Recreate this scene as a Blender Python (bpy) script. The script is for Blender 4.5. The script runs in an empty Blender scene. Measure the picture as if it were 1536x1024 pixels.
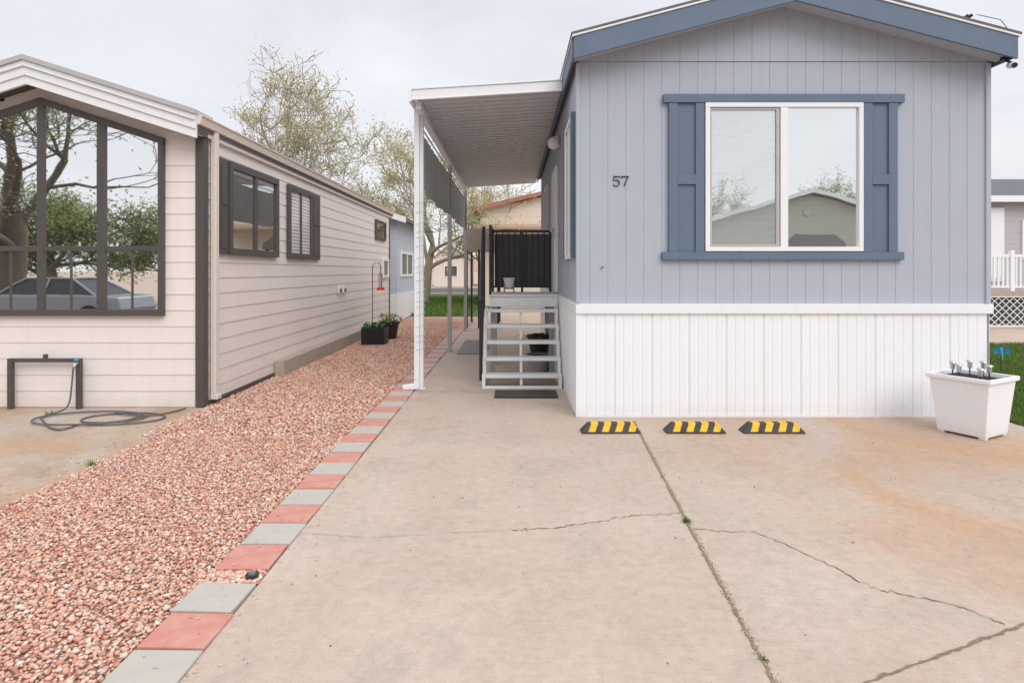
import bpy, math, random, bmesh
import numpy as np
from mathutils import Vector, Matrix
random.seed(7); rng=np.random.default_rng(7)
sc=bpy.context.scene; col=sc.collection
R=math.radians
# ------------------------------------------------------------------ materials
def nt(name):
    m=bpy.data.materials.new(name); m.use_nodes=True; t=m.node_tree; t.nodes.clear()
    o=t.nodes.new('ShaderNodeOutputMaterial'); return m,t,o
def N(t,k): return t.nodes.new(k)
def L(t,a,b): t.links.new(a,b)
def noise(t,vec,scale,detail=4,rough=.55,dist=0):
    n=t.nodes.new('ShaderNodeTexNoise'); n.inputs['Scale'].default_value=scale
    n.inputs['Detail'].default_value=detail; n.inputs['Roughness'].default_value=rough; n.inputs['Distortion'].default_value=dist
    L(t,vec,n.inputs['Vector']); return n.outputs['Fac']
def ramp(t,fac,stops):
    r=t.nodes.new('ShaderNodeValToRGB'); e=r.color_ramp.elements
    while len(e)<len(stops): e.new(.5)
    for i,(p,c) in enumerate(stops):
        e[i].position=p; e[i].color=(*c,1) if len(c)==3 else c
    L(t,fac,r.inputs[0]); return r.outputs[0]
def mix(t,f,a,b,mode='MIX'):
    m=t.nodes.new('ShaderNodeMixRGB'); m.blend_type=mode
    for i,x in enumerate((f,a,b)):
        if isinstance(x,(int,float)): m.inputs[i].default_value=x if i==0 else (x,x,x,1)
        elif isinstance(x,tuple): m.inputs[i].default_value=(*x,1)
        else: L(t,x,m.inputs[i])
    return m.outputs[0]
def math_(t,op,a,b=0.0,clamp=False):
    m=t.nodes.new('ShaderNodeMath'); m.operation=op; m.use_clamp=clamp
    for i,x in enumerate((a,b)):
        if isinstance(x,(int,float)): m.inputs[i].default_value=x
        else: L(t,x,m.inputs[i])
    return m.outputs[0]
def scl(t,vec,s):
    m=t.nodes.new('ShaderNodeMapping'); m.inputs['Scale'].default_value=s; L(t,vec,m.inputs[0]); return m.outputs[0]
def bumpn(t,h,st,d):
    b=t.nodes.new('ShaderNodeBump'); b.inputs['Strength'].default_value=st; b.inputs['Distance'].default_value=d
    L(t,h,b.inputs['Height']); return b.outputs[0]
def sc3(c,k): return tuple(min(1,x*k) for x in c)
def mat(name,c,rough=.6,var=.08,scale=3,bump=0.15,bscale=90,bd=.002,metal=0,streak=0,spec=.4,dirt=None,splash=0):
    m,t,o=nt(name); tc=N(t,'ShaderNodeTexCoord').outputs['Object']
    p=t.nodes.new('ShaderNodeBsdfPrincipled')
    cc=mix(t,noise(t,tc,scale,5),sc3(c,1-var),sc3(c,1+var))
    if streak:
        s=noise(t,scl(t,tc,(9,9,.5)),1.6,5,.6)
        cc=mix(t,ramp(t,s,[(.45,(0,0,0)),(.85,(streak,)*3)]),cc,sc3(c,.62))
    if dirt:
        s=noise(t,tc,11,6,.7,.5); cc=mix(t,ramp(t,s,[(.42,(0,0,0)),(.75,(.75,.75,.75))]),cc,dirt)
    if splash:   # dusty soil splashed onto the lowest part of the wall
        xyz=t.nodes.new('ShaderNodeSeparateXYZ'); L(t,tc,xyz.inputs[0])
        h=math_(t,'ADD',xyz.outputs[2],math_(t,'MULTIPLY',noise(t,tc,7,5,.7),.25))
        cc=mix(t,ramp(t,h,[(.10,(splash,)*3),(.30,(0,0,0))]),cc,(.50,.40,.32))
    L(t,cc,p.inputs['Base Color']); p.inputs['Roughness'].default_value=rough; p.inputs['Metallic'].default_value=metal
    p.inputs['Specular IOR Level'].default_value=spec
    if bump: L(t,bumpn(t,noise(t,tc,bscale,3),bump,bd),p.inputs['Normal'])
    L(t,p.outputs[0],o.inputs[0]); return m
def islandmat(name,stops,rough=.85,bump=0,transl=0,spec=.2):
    m,t,o=nt(name); g=N(t,'ShaderNodeNewGeometry')
    c=ramp(t,g.outputs['Random Per Island'],stops)
    tc=N(t,'ShaderNodeTexCoord').outputs['Object']
    c=mix(t,.3,c,ramp(t,noise(t,tc,60 if bump else 1.2,3),[(.3,(.5,.5,.5)),(.7,(1,1,1))]),'MULTIPLY')
    p=t.nodes.new('ShaderNodeBsdfPrincipled'); L(t,c,p.inputs['Base Color']); p.inputs['Roughness'].default_value=rough
    p.inputs['Specular IOR Level'].default_value=spec
    if bump: L(t,bumpn(t,noise(t,tc,120,3),bump,.003),p.inputs['Normal'])
    if transl:
        tr=t.nodes.new('ShaderNodeBsdfTranslucent'); L(t,c,tr.inputs[0]); ms=t.nodes.new('ShaderNodeMixShader')
        ms.inputs[0].default_value=transl; L(t,p.outputs[0],ms.inputs[1]); L(t,tr.outputs[0],ms.inputs[2]); L(t,ms.outputs[0],o.inputs[0])
    else: L(t,p.outputs[0],o.inputs[0])
    return m
def glassmat(name,refl,inner,gl=(.88,.92,.93),wav=.05,slat=0,moire=0):
    m,t,o=nt(name); tc=N(t,'ShaderNodeTexCoord').outputs['Object']
    d=t.nodes.new('ShaderNodeBsdfDiffuse'); g=t.nodes.new('ShaderNodeBsdfGlossy'); g.inputs['Roughness'].default_value=.015
    g.inputs['Color'].default_value=(*gl,1)
    c=mix(t,noise(t,tc,1.5,3),sc3(inner,.8),sc3(inner,1.2))
    if slat:
        w=t.nodes.new('ShaderNodeTexWave'); w.wave_type='BANDS'; w.bands_direction='Z'; w.inputs['Scale'].default_value=slat
        L(t,tc,w.inputs[0]); c=mix(t,.6,c,ramp(t,w.outputs[1],[(.2,(.25,.25,.25)),(.6,(1,1,1))]),'MULTIPLY')
    if moire:
        w=t.nodes.new('ShaderNodeTexWave'); w.wave_type='BANDS'; w.bands_direction='Z'; w.inputs['Scale'].default_value=moire
        w.inputs['Distortion'].default_value=9; w.inputs['Detail Scale'].default_value=.3; w.inputs['Detail'].default_value=1
        L(t,tc,w.inputs[0]); c=mix(t,.4,c,ramp(t,w.outputs[1],[(.1,(.82,.82,.82)),(.9,(1,1,1))]),'MULTIPLY')
    L(t,c,d.inputs[0])
    nb=bumpn(t,noise(t,tc,2.0,1),wav,.02); L(t,nb,g.inputs['Normal'])
    ms=t.nodes.new('ShaderNodeMixShader'); ms.inputs[0].default_value=refl
    L(t,d.outputs[0],ms.inputs[1]); L(t,g.outputs[0],ms.inputs[2]); L(t,ms.outputs[0],o.inputs[0]); return m
def concretemat(name,a,b,stain,grey,sx=None,stainamt=.8):
    m,t,o=nt(name); tc=N(t,'ShaderNodeTexCoord').outputs['Object']
    c=mix(t,ramp(t,noise(t,tc,.7,6,.6,.4),[(.3,(0,0,0)),(.7,(1,1,1))]),a,b)
    st=ramp(t,noise(t,scl(t,tc,(1,.55,1)),.75,5,.6,.6),[(.38,(0,0,0)),(.64,(1,1,1))])
    if sx is not None:
        xyz=t.nodes.new('ShaderNodeSeparateXYZ'); L(t,tc,xyz.inputs[0])
        mr=t.nodes.new('ShaderNodeMapRange'); mr.inputs[1].default_value=sx[0]; mr.inputs[2].default_value=sx[1]; mr.inputs[3].default_value=.2; mr.inputs[4].default_value=1
        L(t,xyz.outputs[0],mr.inputs[0]); st=math_(t,'MULTIPLY',st,mr.outputs[0])
    st=math_(t,'MULTIPLY',st,stainamt)
    c=mix(t,st,c,stain)
    g2=ramp(t,noise(t,tc,1.6,6,.7,.8),[(.50,(0,0,0)),(.75,(.7,.7,.7))]); c=mix(t,g2,c,grey)
    s=noise(t,scl(t,tc,(1.2,38,1)),3,4,.7); c=mix(t,.7,c,ramp(t,s,[(.25,(.84,.84,.84)),(.7,(1.04,1.04,1.04))]),'MULTIPLY')
    s=noise(t,tc,130,3,.7); c=mix(t,.65,c,ramp(t,s,[(.3,(.72,.72,.72)),(.6,(1.03,1.03,1.03))]),'MULTIPLY')
    s=noise(t,tc,14,5,.7,.3); c=mix(t,.6,c,ramp(t,s,[(.35,(.82,.82,.81)),(.6,(1.03,1.03,1.03))]),'MULTIPLY')
    v=t.nodes.new('ShaderNodeTexVoronoi'); v.inputs['Scale'].default_value=2.6; L(t,tc,v.inputs['Vector'])
    c=mix(t,ramp(t,v.outputs['Distance'],[(.015,(.55,.55,.55)),(.035,(0,0,0))]),c,(.2,.15,.11))
    p=t.nodes.new('ShaderNodeBsdfPrincipled'); L(t,c,p.inputs['Base Color']); p.inputs['Roughness'].default_value=.85
    p.inputs['Specular IOR Level'].default_value=.25
    L(t,bumpn(t,noise(t,scl(t,tc,(1,2.5,1)),70,4,.7),.35,.004),p.inputs['Normal']); L(t,p.outputs[0],o.inputs[0]); return m
def lapmat(name,c,per=.2):
    m,t,o=nt(name); tc=N(t,'ShaderNodeTexCoord').outputs['Object']
    xyz=t.nodes.new('ShaderNodeSeparateXYZ'); L(t,tc,xyz.inputs[0])
    fr=math_(t,'FRACT',math_(t,'DIVIDE',xyz.outputs[2],per))
    c2=mix(t,ramp(t,fr,[(0,(.35,.35,.35)),(.09,(1,1,1))]),sc3(c,.5),c)
    c2=mix(t,.3,c2,ramp(t,noise(t,tc,.8,4),[(.3,(.8,.8,.8)),(.7,(1,1,1))]),'MULTIPLY')
    p=t.nodes.new('ShaderNodeBsdfPrincipled'); L(t,c2,p.inputs['Base Color']); p.inputs['Roughness'].default_value=.6
    L(t,bumpn(t,fr,.5,.02),p.inputs['Normal']); L(t,p.outputs[0],o.inputs[0]); return m
def stripemat(name):
    m,t,o=nt(name); tc=N(t,'ShaderNodeTexCoord').outputs['Object']
    xyz=t.nodes.new('ShaderNodeSeparateXYZ'); L(t,tc,xyz.inputs[0])
    u=math_(t,'ADD',xyz.outputs[0],math_(t,'MULTIPLY',xyz.outputs[2],-.45))
    fr=math_(t,'FRACT',math_(t,'DIVIDE',math_(t,'ADD',u,10.03),.135))
    a=math_(t,'GREATER_THAN',fr,.48); ab=math_(t,'LESS_THAN',math_(t,'ABSOLUTE',u),.262)
    zz=math_(t,'GREATER_THAN',xyz.outputs[2],.022)
    f=math_(t,'MULTIPLY',math_(t,'MULTIPLY',a,ab),zz)
    dirt=ramp(t,noise(t,tc,25,5,.7),[(.35,(.55,.5,.43)),(.6,(1,1,1))])
    yel=mix(t,.6,(.86,.52,.03),dirt,'MULTIPLY')
    c=mix(t,f,mix(t,noise(t,tc,8,4),(.022,.022,.022),(.075,.07,.065)),yel)
    p=t.nodes.new('ShaderNodeBsdfPrincipled'); L(t,c,p.inputs['Base Color']); p.inputs['Roughness'].default_value=.7
    L(t,bumpn(t,noise(t,tc,150,3),.4,.003),p.inputs['Normal']); L(t,p.outputs[0],o.inputs[0]); return m

M={}
M['bluesiding']=mat('blue_grey_siding',(.425,.462,.530),.7,.05,2,.3,160,.002,streak=.12)
M['bluetrim']=mat('slate_blue_trim',(.125,.175,.245),.6,.10,4,.2,120,streak=.2)
M['white']=mat('white_paint',(.82,.83,.845),.5,.03,2,.08,80,streak=.10)
M['skirt']=mat('white_vinyl_skirting',(.85,.865,.89),.45,.02,2,.04,60,streak=.05,splash=.22)
M['skirtp']=mat('perforated_skirting',(.845,.86,.89),.5,.02,2,.10,260,.002,streak=.05,splash=.22)
M['creamsiding']=mat('cream_siding',(.80,.735,.69),.6,.03,1.5,.08,120,streak=.12,splash=.35)
M['creamtrim']=mat('cream_trim',(.74,.66,.59),.5,.05,2,.1,80,streak=.1)
M['brown']=mat('dark_brown_trim',(.085,.075,.072),.5,.12,5,.1,80)
M['shingle']=mat('shingle',(.16,.15,.15),.9,.35,18,.6,60,.01)
M['dkshingle']=mat('dark_shingle',(.13,.135,.15),.9,.35,18,.6,60,.01)
M['awn']=mat('awning_metal',(.66,.67,.69),.45,.05,3,.05,50)
M['grey']=mat('grey_metal',(.46,.46,.45),.45,.10,6,.1,80)
M['dgrey']=mat('dark_grey_metal',(.16,.16,.165),.5,.12,6,.1,80)
M['black']=mat('black_metal',(.028,.028,.031),.4,.2,6,.1,80)
M['fabric']=islandmat('shade_cloth',[(0,(.36,.35,.33)),(1,(.36,.35,.33))],.9,0,.35)
M['dfabric']=mat('dark_shade_cloth',(.12,.12,.125),.9,.2,6,.6,300,.004)
M['tread']=mat('step_metal',(.78,.80,.79),.6,.10,12,.3,100)
M['treadtop']=mat('step_grating',(.60,.62,.62),.7,.2,30,.6,140,.004)
M['red']=mat('red_paver',(.55,.225,.18),.9,.14,9,.5,160,.004,dirt=(.50,.36,.30))
M['gpav']=mat('grey_paver',(.44,.415,.375),.9,.12,9,.5,160,.004,dirt=(.50,.43,.36))
M['conc']=concretemat('tan_concrete',(.50,.405,.335),(.585,.49,.415),(.53,.33,.20),(.40,.345,.30),(1.2,2.8),.9)
M['conc2']=concretemat('stained_concrete',(.50,.42,.35),(.57,.50,.43),(.48,.28,.15),(.30,.25,.21),None,.95)
M['concf']=mat('old_concrete',(.42,.35,.29),.9,.2,5,.5,60,.006)
M['crack']=mat('crack_dirt',(.17,.11,.075),.95,.4,40,.8,120,.004)
M['joint']=mat('joint_sand',(.24,.18,.12),.95,.6,60,.9,150,.006)
M['bed']=mat('gravel_dirt',(.44,.26,.195),.95,.3,30,.8,90,.01)
M['soil']=mat('dark_soil',(.035,.028,.022),.95,.4,30,.8,90,.01)
M['ground']=mat('desert_ground',(.44,.34,.26),.95,.2,.4,.5,20,.02)
M['asphalt']=mat('asphalt',(.09,.09,.092),.9,.25,8,.6,150,.005)
M['lawn']=mat('lawn_ground',(.075,.13,.03),.95,.3,4,.6,40,.02)
M['hill']=mat('red_hill',(.42,.26,.20),.95,.25,.02,.3,.5,.5)
M['bark']=mat('bark',(.17,.14,.11),.9,.3,8,.8,30,.02)
M['barkl']=mat('pale_bark',(.40,.34,.26),.9,.25,8,.8,30,.02)
M['terra']=mat('terracotta',(.48,.24,.14),.8,.1,10,.2,80)
M['tanroof']=mat('tan_brown_roof',(.46,.31,.22),.8,.1,10,.2,80)
M['redtrim']=mat('red_roof_trim',(.40,.17,.13),.7,.1,5,.2,60)
M['tanwall']=lapmat('tan_lap_siding',(.76,.66,.55),.23)
M['bluelap']=lapmat('pale_blue_lap_siding',(.55,.61,.70),.15)
M['greylap']=lapmat('grey_lilac_siding',(.52,.49,.50),.18)
M['olivelap']=lapmat('olive_lap_siding',(.46,.47,.40),.22)
M['oroof']=mat('grey_green_shingle',(.30,.32,.31),.9,.25,10,.6,60,.01)
M['glassR']=glassmat('window_glass_bright',.84,(.36,.37,.36),gl=(.93,.96,.95))
M['glassL']=glassmat('window_glass_screened',.62,(.50,.52,.51),moire=4)
M['glassD']=glassmat('dark_window_glass',.62,(.05,.05,.05),wav=.04)
M['glassB']=glassmat('blind_window_glass',.22,(.75,.75,.75),slat=5.5)
M['glassP']=glassmat('reflective_picture_glass',.92,(.08,.08,.08),gl=(.96,.98,.99),wav=.03)
M['yb']=stripemat('yellow_black_rubber')
M['silver']=mat('brushed_silver',(.55,.55,.55),.3,.05,10,0,metal=.8)
M['redpl']=mat('red_plastic',(.65,.02,.02),.3,.05,10,0)
M['greengl']=mat('green_glass',(.02,.20,.09),.08,.2,10,0,spec=.9)
M['bluepl']=mat('turquoise_plastic',(.03,.35,.60),.4,.1,10,0)
M['hose']=mat('grey_hose',(.11,.11,.115),.5,.1,20,.1)
M['carpaint']=mat('grey_car_paint',(.22,.235,.25),.25,.03,3,0,spec=.7)
M['rubber']=mat('tyre_rubber',(.02,.02,.02),.8,.2,20,.3)
M['stone']=islandmat('pink_gravel',[(0,(.40,.20,.145)),(.12,(.57,.29,.205)),(.4,(.70,.39,.28)),(.58,(.76,.49,.375)),(.75,(.79,.60,.49)),(.86,(.62,.34,.245)),(.93,(.84,.73,.65)),(1,(.47,.41,.37))],.85,.4)
M['sand']=islandmat('sand_grit',[(0,(.28,.20,.12)),(.5,(.45,.34,.22)),(1,(.58,.45,.31))],.9,.3)
M['leafy']=islandmat('spring_leaves',[(0,(.42,.42,.15)),(.5,(.60,.57,.26)),(1,(.74,.69,.42))],.8,0,.5)
M['leafg']=islandmat('green_leaves',[(0,(.16,.22,.06)),(.5,(.32,.40,.14)),(1,(.50,.56,.26))],.8,0,.5)
M['leafd']=islandmat('dark_plant_leaves',[(0,(.04,.07,.02)),(1,(.12,.17,.06))],.8,0,.2)
M['grass']=islandmat('grass_blades',[(0,(.06,.12,.02)),(.5,(.14,.24,.05)),(1,(.27,.35,.11))],.8,0,.3)
# ------------------------------------------------------------------ builders
WL={}
class B:
    def __init__(s): s.v=[];s.f=[];s.m=[]
    def add(s,vs,fs,m=0):
        o=len(s.v); s.v+=[tuple(v) for v in vs]; s.f+=[tuple(i+o for i in f) for f in fs]; s.m+=[m]*len(fs)
    def box(s,x0,x1,y0,y1,z0,z1,m=0):
        s.add([(x0,y0,z0),(x1,y0,z0),(x1,y1,z0),(x0,y1,z0),(x0,y0,z1),(x1,y0,z1),(x1,y1,z1),(x0,y1,z1)],
              [(3,2,1,0),(4,5,6,7),(0,1,5,4),(1,2,6,5),(2,3,7,6),(3,0,4,7)],m); return s
    def prism(s,poly,ax,a,b,m=0):
        g={'y':lambda p,t:(p[0],t,p[1]),'x':lambda p,t:(t,p[0],p[1]),'z':lambda p,t:(p[0],p[1],t)}[ax]
        n=len(poly); s.add([g(p,a) for p in poly]+[g(p,b) for p in poly],
            [tuple(range(n)),tuple(range(2*n-1,n-1,-1))]+[(i,i+n,(i+1)%n+n,(i+1)%n) for i in range(n)],m); return s
    def tube(s,pts,r,n=8,m=0,caps=True):
        pts=[Vector(p) for p in pts]; k=len(pts); rr=r if hasattr(r,'__len__') else [r]*k
        vs=[]; ref=None
        for i,p in enumerate(pts):
            d=(pts[min(i+1,k-1)]-pts[max(i-1,0)]); d=d.normalized() if d.length>1e-9 else Vector((0,0,1))
            if ref is None: ref=Vector((0,0,1)) if abs(d.z)<.9 else Vector((1,0,0))
            u=d.cross(ref).normalized(); w=d.cross(u).normalized()
            if abs(d.dot(ref))>.95: ref=u
            for j in range(n):
                a=2*math.pi*j/n; vs.append(p+(u*math.cos(a)+w*math.sin(a))*rr[i])
        fs=[(i*n+j,i*n+(j+1)%n,(i+1)*n+(j+1)%n,(i+1)*n+j) for i in range(k-1) for j in range(n)]
        if caps and n>2: fs+=[tuple(range(n-1,-1,-1)),tuple((k-1)*n+j for j in range(n))]
        s.add(vs,fs,m)
    def cyl(s,x,y,z0,z1,r0,r1=None,n=20,m=0): s.tube([(x,y,z0),(x,y,z1)],[r0,r0 if r1 is None else r1],n,m)
    def ball(s,c,r,m=0,n=10,sq=1):
        vs=[];fs=[]
        for i in range(1,n):
            for j in range(2*n):
                a=math.pi*i/n;b=math.pi*j/n; vs.append((c[0]+r*math.sin(a)*math.cos(b),c[1]+r*math.sin(a)*math.sin(b),c[2]+r*sq*math.cos(a)))
        k=2*n
        for i in range(n-2):
            for j in range(k): fs.append((i*k+j,i*k+(j+1)%k,(i+1)*k+(j+1)%k,(i+1)*k+j))
        fs+=[tuple(range(k-1,-1,-1)),tuple((n-2)*k+j for j in range(k))]; s.add(vs,fs,m)
    def rot(s,ang,c):
        ca,sa=math.cos(ang),math.sin(ang); s.v=[(c[0]+(x-c[0])*ca-(y-c[1])*sa,c[1]+(x-c[0])*sa+(y-c[1])*ca,z) for x,y,z in s.v]; return s
    def make(s,name,mats,parent=None,loc=(0,0,0),smooth=False,bevel=0,label=None,**props):
        if not isinstance(mats,(list,tuple)): mats=[mats]
        base=WL.get(parent.name,(0,0,0)) if parent else loc
        me=bpy.data.meshes.new(name)
        me.from_pydata([(v[0]-base[0],v[1]-base[1],v[2]-base[2]) for v in s.v],[],s.f)
        for mm in mats: me.materials.append(M[mm] if isinstance(mm,str) else mm)
        me.polygons.foreach_set('material_index',s.m)
        if smooth: me.polygons.foreach_set('use_smooth',[True]*len(me.polygons))
        if len(s.f)<15000:
            bm=bmesh.new(); bm.from_mesh(me); bmesh.ops.recalc_face_normals(bm,faces=bm.faces); bm.to_mesh(me); bm.free()
        ob=bpy.data.objects.new(name,me); col.objects.link(ob)
        if parent: ob.parent=parent
        else: ob.location=loc
        WL[ob.name]=base
        if bevel:
            bv=ob.modifiers.new('bevel','BEVEL'); bv.width=bevel; bv.segments=2; bv.limit_method='ANGLE'
        if label: ob['label']=label
        for k,v in props.items(): ob[k]=v
        return ob
def empty(name,loc,label,category,**p):
    e=bpy.data.objects.new(name,None); e.location=loc; e.empty_display_size=.2; col.objects.link(e); WL[e.name]=loc
    e['label']=label; e['category']=category
    for k,v in p.items(): e[k]=v
    return e
def npmesh(name,V,F,mt,parent=None,loc=(0,0,0),smooth=False,**p):
    base=np.array(WL.get(parent.name,(0,0,0)) if parent else loc)
    me=bpy.data.meshes.new(name); V=(V-base).astype(np.float32); k=F.shape[1]
    me.vertices.add(len(V)); me.vertices.foreach_set('co',V.ravel())
    me.loops.add(F.size); me.loops.foreach_set('vertex_index',F.ravel().astype(np.int32))
    me.polygons.add(len(F)); me.polygons.foreach_set('loop_start',(np.arange(len(F))*k).astype(np.int32))
    me.update(calc_edges=True); me.validate()
    me.materials.append(M[mt]); ob=bpy.data.objects.new(name,me); col.objects.link(ob)
    if parent: ob.parent=parent
    else: ob.location=loc
    WL[ob.name]=tuple(base)
    for a,b in p.items(): ob[a]=b
    return ob
def randrot(n,g=rng):
    q=g.normal(size=(n,4)); q/=np.linalg.norm(q,axis=1)[:,None]; w,x,y,z=q.T
    return np.stack([1-2*(y*y+z*z),2*(x*y-z*w),2*(x*z+y*w),2*(x*y+z*w),1-2*(x*x+z*z),2*(y*z-x*w),2*(x*z-y*w),2*(y*z+x*w),1-2*(x*x+y*y)],1).reshape(n,3,3)
def ico():
    bm=bmesh.new(); bmesh.ops.create_icosphere(bm,subdivisions=1,radius=1); v=np.array([x.co[:] for x in bm.verts]); f=np.array([[q.index for q in x.verts] for x in bm.faces]); bm.free(); return v,f
ICO=ico()
def stones(P,S,g=rng):
    n=len(P); v,f=ICO
    V=v[None]*(1+g.uniform(-.25,.25,(n,12,1)))*(S[:,None,None]*g.uniform(.5,1.2,(n,1,3)))
    V=np.einsum('nij,nkj->nki',randrot(n,g),V); V[:,:,2]*=.6; V+=P[:,None,:]
    return V.reshape(-1,3),(f[None]+12*np.arange(n)[:,None,None]).reshape(-1,3)
def leaves(P,size,g=rng):
    n=len(P); q=np.array([[-.5,0,0],[0,-.32,.05],[.5,0,0],[0,.32,.05]])
    V=np.einsum('nij,kj->nki',randrot(n,g),q)*(size*g.uniform(.6,1.4,(n,1,1)))+P[:,None,:]
    return V.reshape(-1,3),np.arange(4*n).reshape(-1,4)
def tree(label,base,H,W,seed,nleaf,lsize,ml,mb='bark',tr=.2,lev=5,jit=.18,trunkL=.26,lean=(0,0),minr=.006,wide=1.0,kk=(3,4),wp=93):
    rd=random.Random(seed); g=np.random.default_rng(seed); b=B(); tips=[]
    def grow(p,d,Ln,r,l):
        n=5 if l<3 else 4;pts=[p];rad=[r]
        for i in range(n):
            d=(d+Vector((rd.gauss(0,1),rd.gauss(0,1),rd.gauss(0,1)+.22))*(.10+.035*l)).normalized()
            p=p+d*Ln/n; pts.append(p); rad.append(max(minr,r*(1-.5*(i+1)/n)))
        b.tube(pts,rad,max(3,8-l),0,False)
        if l>=lev: tips.extend(pts[1:]); return
        if l>=lev-1: tips.extend(pts[2:])
        k=rd.choice(kk) if l else 6
        for c in range(k):
            i=n if c==0 else rd.choice(range(2,n+1)) if l else rd.choice((3,4,5))
            ang=rd.uniform(.15,.4) if c==0 else rd.uniform(.5,1.05)*wide; az=rd.uniform(0,6.28)
            ax=d.orthogonal().normalized(); ax.rotate(Matrix.Rotation(az,3,d)); nd=d.copy(); nd.rotate(Matrix.Rotation(ang,3,ax))
            if nd.z<-.1: nd.z*=-.3
            grow(pts[i],nd,Ln*rd.uniform(.62,.84),rad[i]*(.8 if c==0 else .58),l+1)
    grow(Vector((0,0,0)),Vector((lean[0],lean[1],1)).normalized(),H*trunkL,tr,0)
    V=np.array(b.v); T=np.array([t[:] for t in tips])
    kz=H/np.percentile(T[:,2],99); rr=np.hypot(T[:,0],T[:,1]); kx=W/np.percentile(rr,wp); s=np.array([kx,kx,kz])
    b.v=[tuple(v) for v in V*s+np.array(base)-np.array([0,0,.1])]
    T=T*s+np.array(base)
    e=empty('tree',base,label,'tree')
    b.make('trunk',mb,e,smooth=True)
    P=T[g.integers(0,len(T),nleaf)]+g.normal(0,jit,(nleaf,3))
    V,F=leaves(P,lsize,g); npmesh('crown',V,F,ml,e)
    return e
# ------------------------------------------------------------------ world, sun, camera
w=bpy.data.worlds.new('World'); sc.world=w; w.use_nodes=True; t=w.node_tree; t.nodes.clear()
o=t.nodes.new('ShaderNodeOutputWorld'); bg=t.nodes.new('ShaderNodeBackground'); bg.inputs[1].default_value=.12
sky=t.nodes.new('ShaderNodeTexSky'); sky.sky_type='NISHITA'; sky.sun_disc=False; sky.sun_elevation=R(42); sky.sun_rotation=R(145)
tc=t.nodes.new('ShaderNodeTexCoord').outputs['Generated']
xyz=t.nodes.new('ShaderNodeSeparateXYZ'); L(t,tc,xyz.inputs[0])
# overcast sky: clearly brighter towards the zenith
grad=ramp(t,xyz.outputs[2],[(0,(.81,.81,.835)),(.22,(.745,.752,.80)),(.42,(.73,.737,.79)),(.75,(1.32,1.33,1.38)),(1,(1.6,1.62,1.68))])
cl=ramp(t,noise(t,scl(t,tc,(1,1,2.6)),1.7,6,.55,.6),[(.3,(.86,.86,.89)),(.5,(1.0,1.0,1.0)),(.72,(1.13,1.13,1.12))])
cc=mix(t,1,grad,cl,'MULTIPLY')
v10=t.nodes.new('ShaderNodeVectorMath'); v10.operation='SCALE'; v10.inputs['Scale'].default_value=9.6; L(t,cc,v10.inputs[0])
fin=mix(t,.95,sky.outputs[0],v10.outputs[0]); L(t,fin,bg.inputs[0]); L(t,bg.outputs[0],o.inputs[0])
sl=bpy.data.lights.new('sun','SUN'); sl.energy=1.4; sl.angle=R(40); sl.color=(1,.975,.945)
so=bpy.data.objects.new('sun',sl); so.rotation_euler=(R(50),0,R(32)); col.objects.link(so)
cam=bpy.data.cameras.new('camera'); co=bpy.data.objects.new('camera',cam); col.objects.link(co)
co.location=(0,0,1.65); co.rotation_euler=(R(90),0,0); cam.lens=21.14; cam.sensor_width=36; cam.shift_y=-.069; cam.clip_end=3000; cam.clip_start=.05
sc.camera=co
sc.view_settings.view_transform='Standard'; sc.view_settings.look='None'; sc.view_settings.exposure=0
# ------------------------------------------------------------------ ground
def sheet(name,poly,z,mt,label=None):
    b=B(); b.add([(x,y,z) for x,y in poly],[tuple(range(len(poly)))]); return b.make(name,mt,kind='structure',label=label or name.replace('_',' '))
sheet('ground',[(-900,-900),(900,-900),(900,1500),(-900,1500)],-.03,'ground','bare tan desert ground around the homes')
sheet('street',[(-60,-9),(60,-9),(60,-.6),(-60,-.6)],-.018,'asphalt','grey asphalt street in front of the homes')
drive=sheet('driveway',[(-1.335,-.6),(12,-.6),(12,6.2),(5.42,6.3),(5.42,6.9),(.9,6.9),(.9,18),(-1.335,18)],0,'conc','tan concrete driveway with cracks and rust stains')
sheet('neighbour_driveway',[(-14,-.6),(-3.48,-.6),(-3.52,4),(-3.62,7.4),(-14,7.4)],-.006,'conc2','stained concrete driveway beside the cream home')
sheet('gravel_bed',[(-3.9,-.6),(-1.3,-.6),(-1.3,21),(-3.9,21)],-.014,'bed','dirt bed under pink landscaping gravel')
sheet('lawn',[(5.42,6.3),(12,6.2),(12.6,13.6),(5.42,13.6)],-.01,'lawn','green lawn strip beside the blue home')
sheet('side_path',[(5.42,13.6),(40,13.6),(40,26),(5.42,26)],-.012,'conc','pale concrete path beyond the lawn')
sheet('back_lawn',[(-9,22),(-1,22),(-1,44),(-9,44)],-.012,'lawn','green lawn behind the homes')
sheet('back_road',[(-60,46),(60,46),(60,58),(-60,58)],-.012,'asphalt','grey road behind the homes')
b=B(); n=60; hp=[(-700+1400*i/n, 900) for i in range(n+1)]
vs=[];fs=[]
for i,(x,y) in enumerate(hp):
    h=14+8*math.sin(i*.5)+5*math.sin(i*1.7+1)+rng.uniform(-3,3)
    vs+=[(x,700,-2),(x,y,max(6,h)),(x,1000,-2)]
for i in range(n):
    a=3*i; fs+=[(a,a+3,a+4,a+1),(a+1,a+4,a+5,a+2)]
b.add(vs,fs); b.make('hill','hill',kind='structure',label='low red desert hills')
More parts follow.
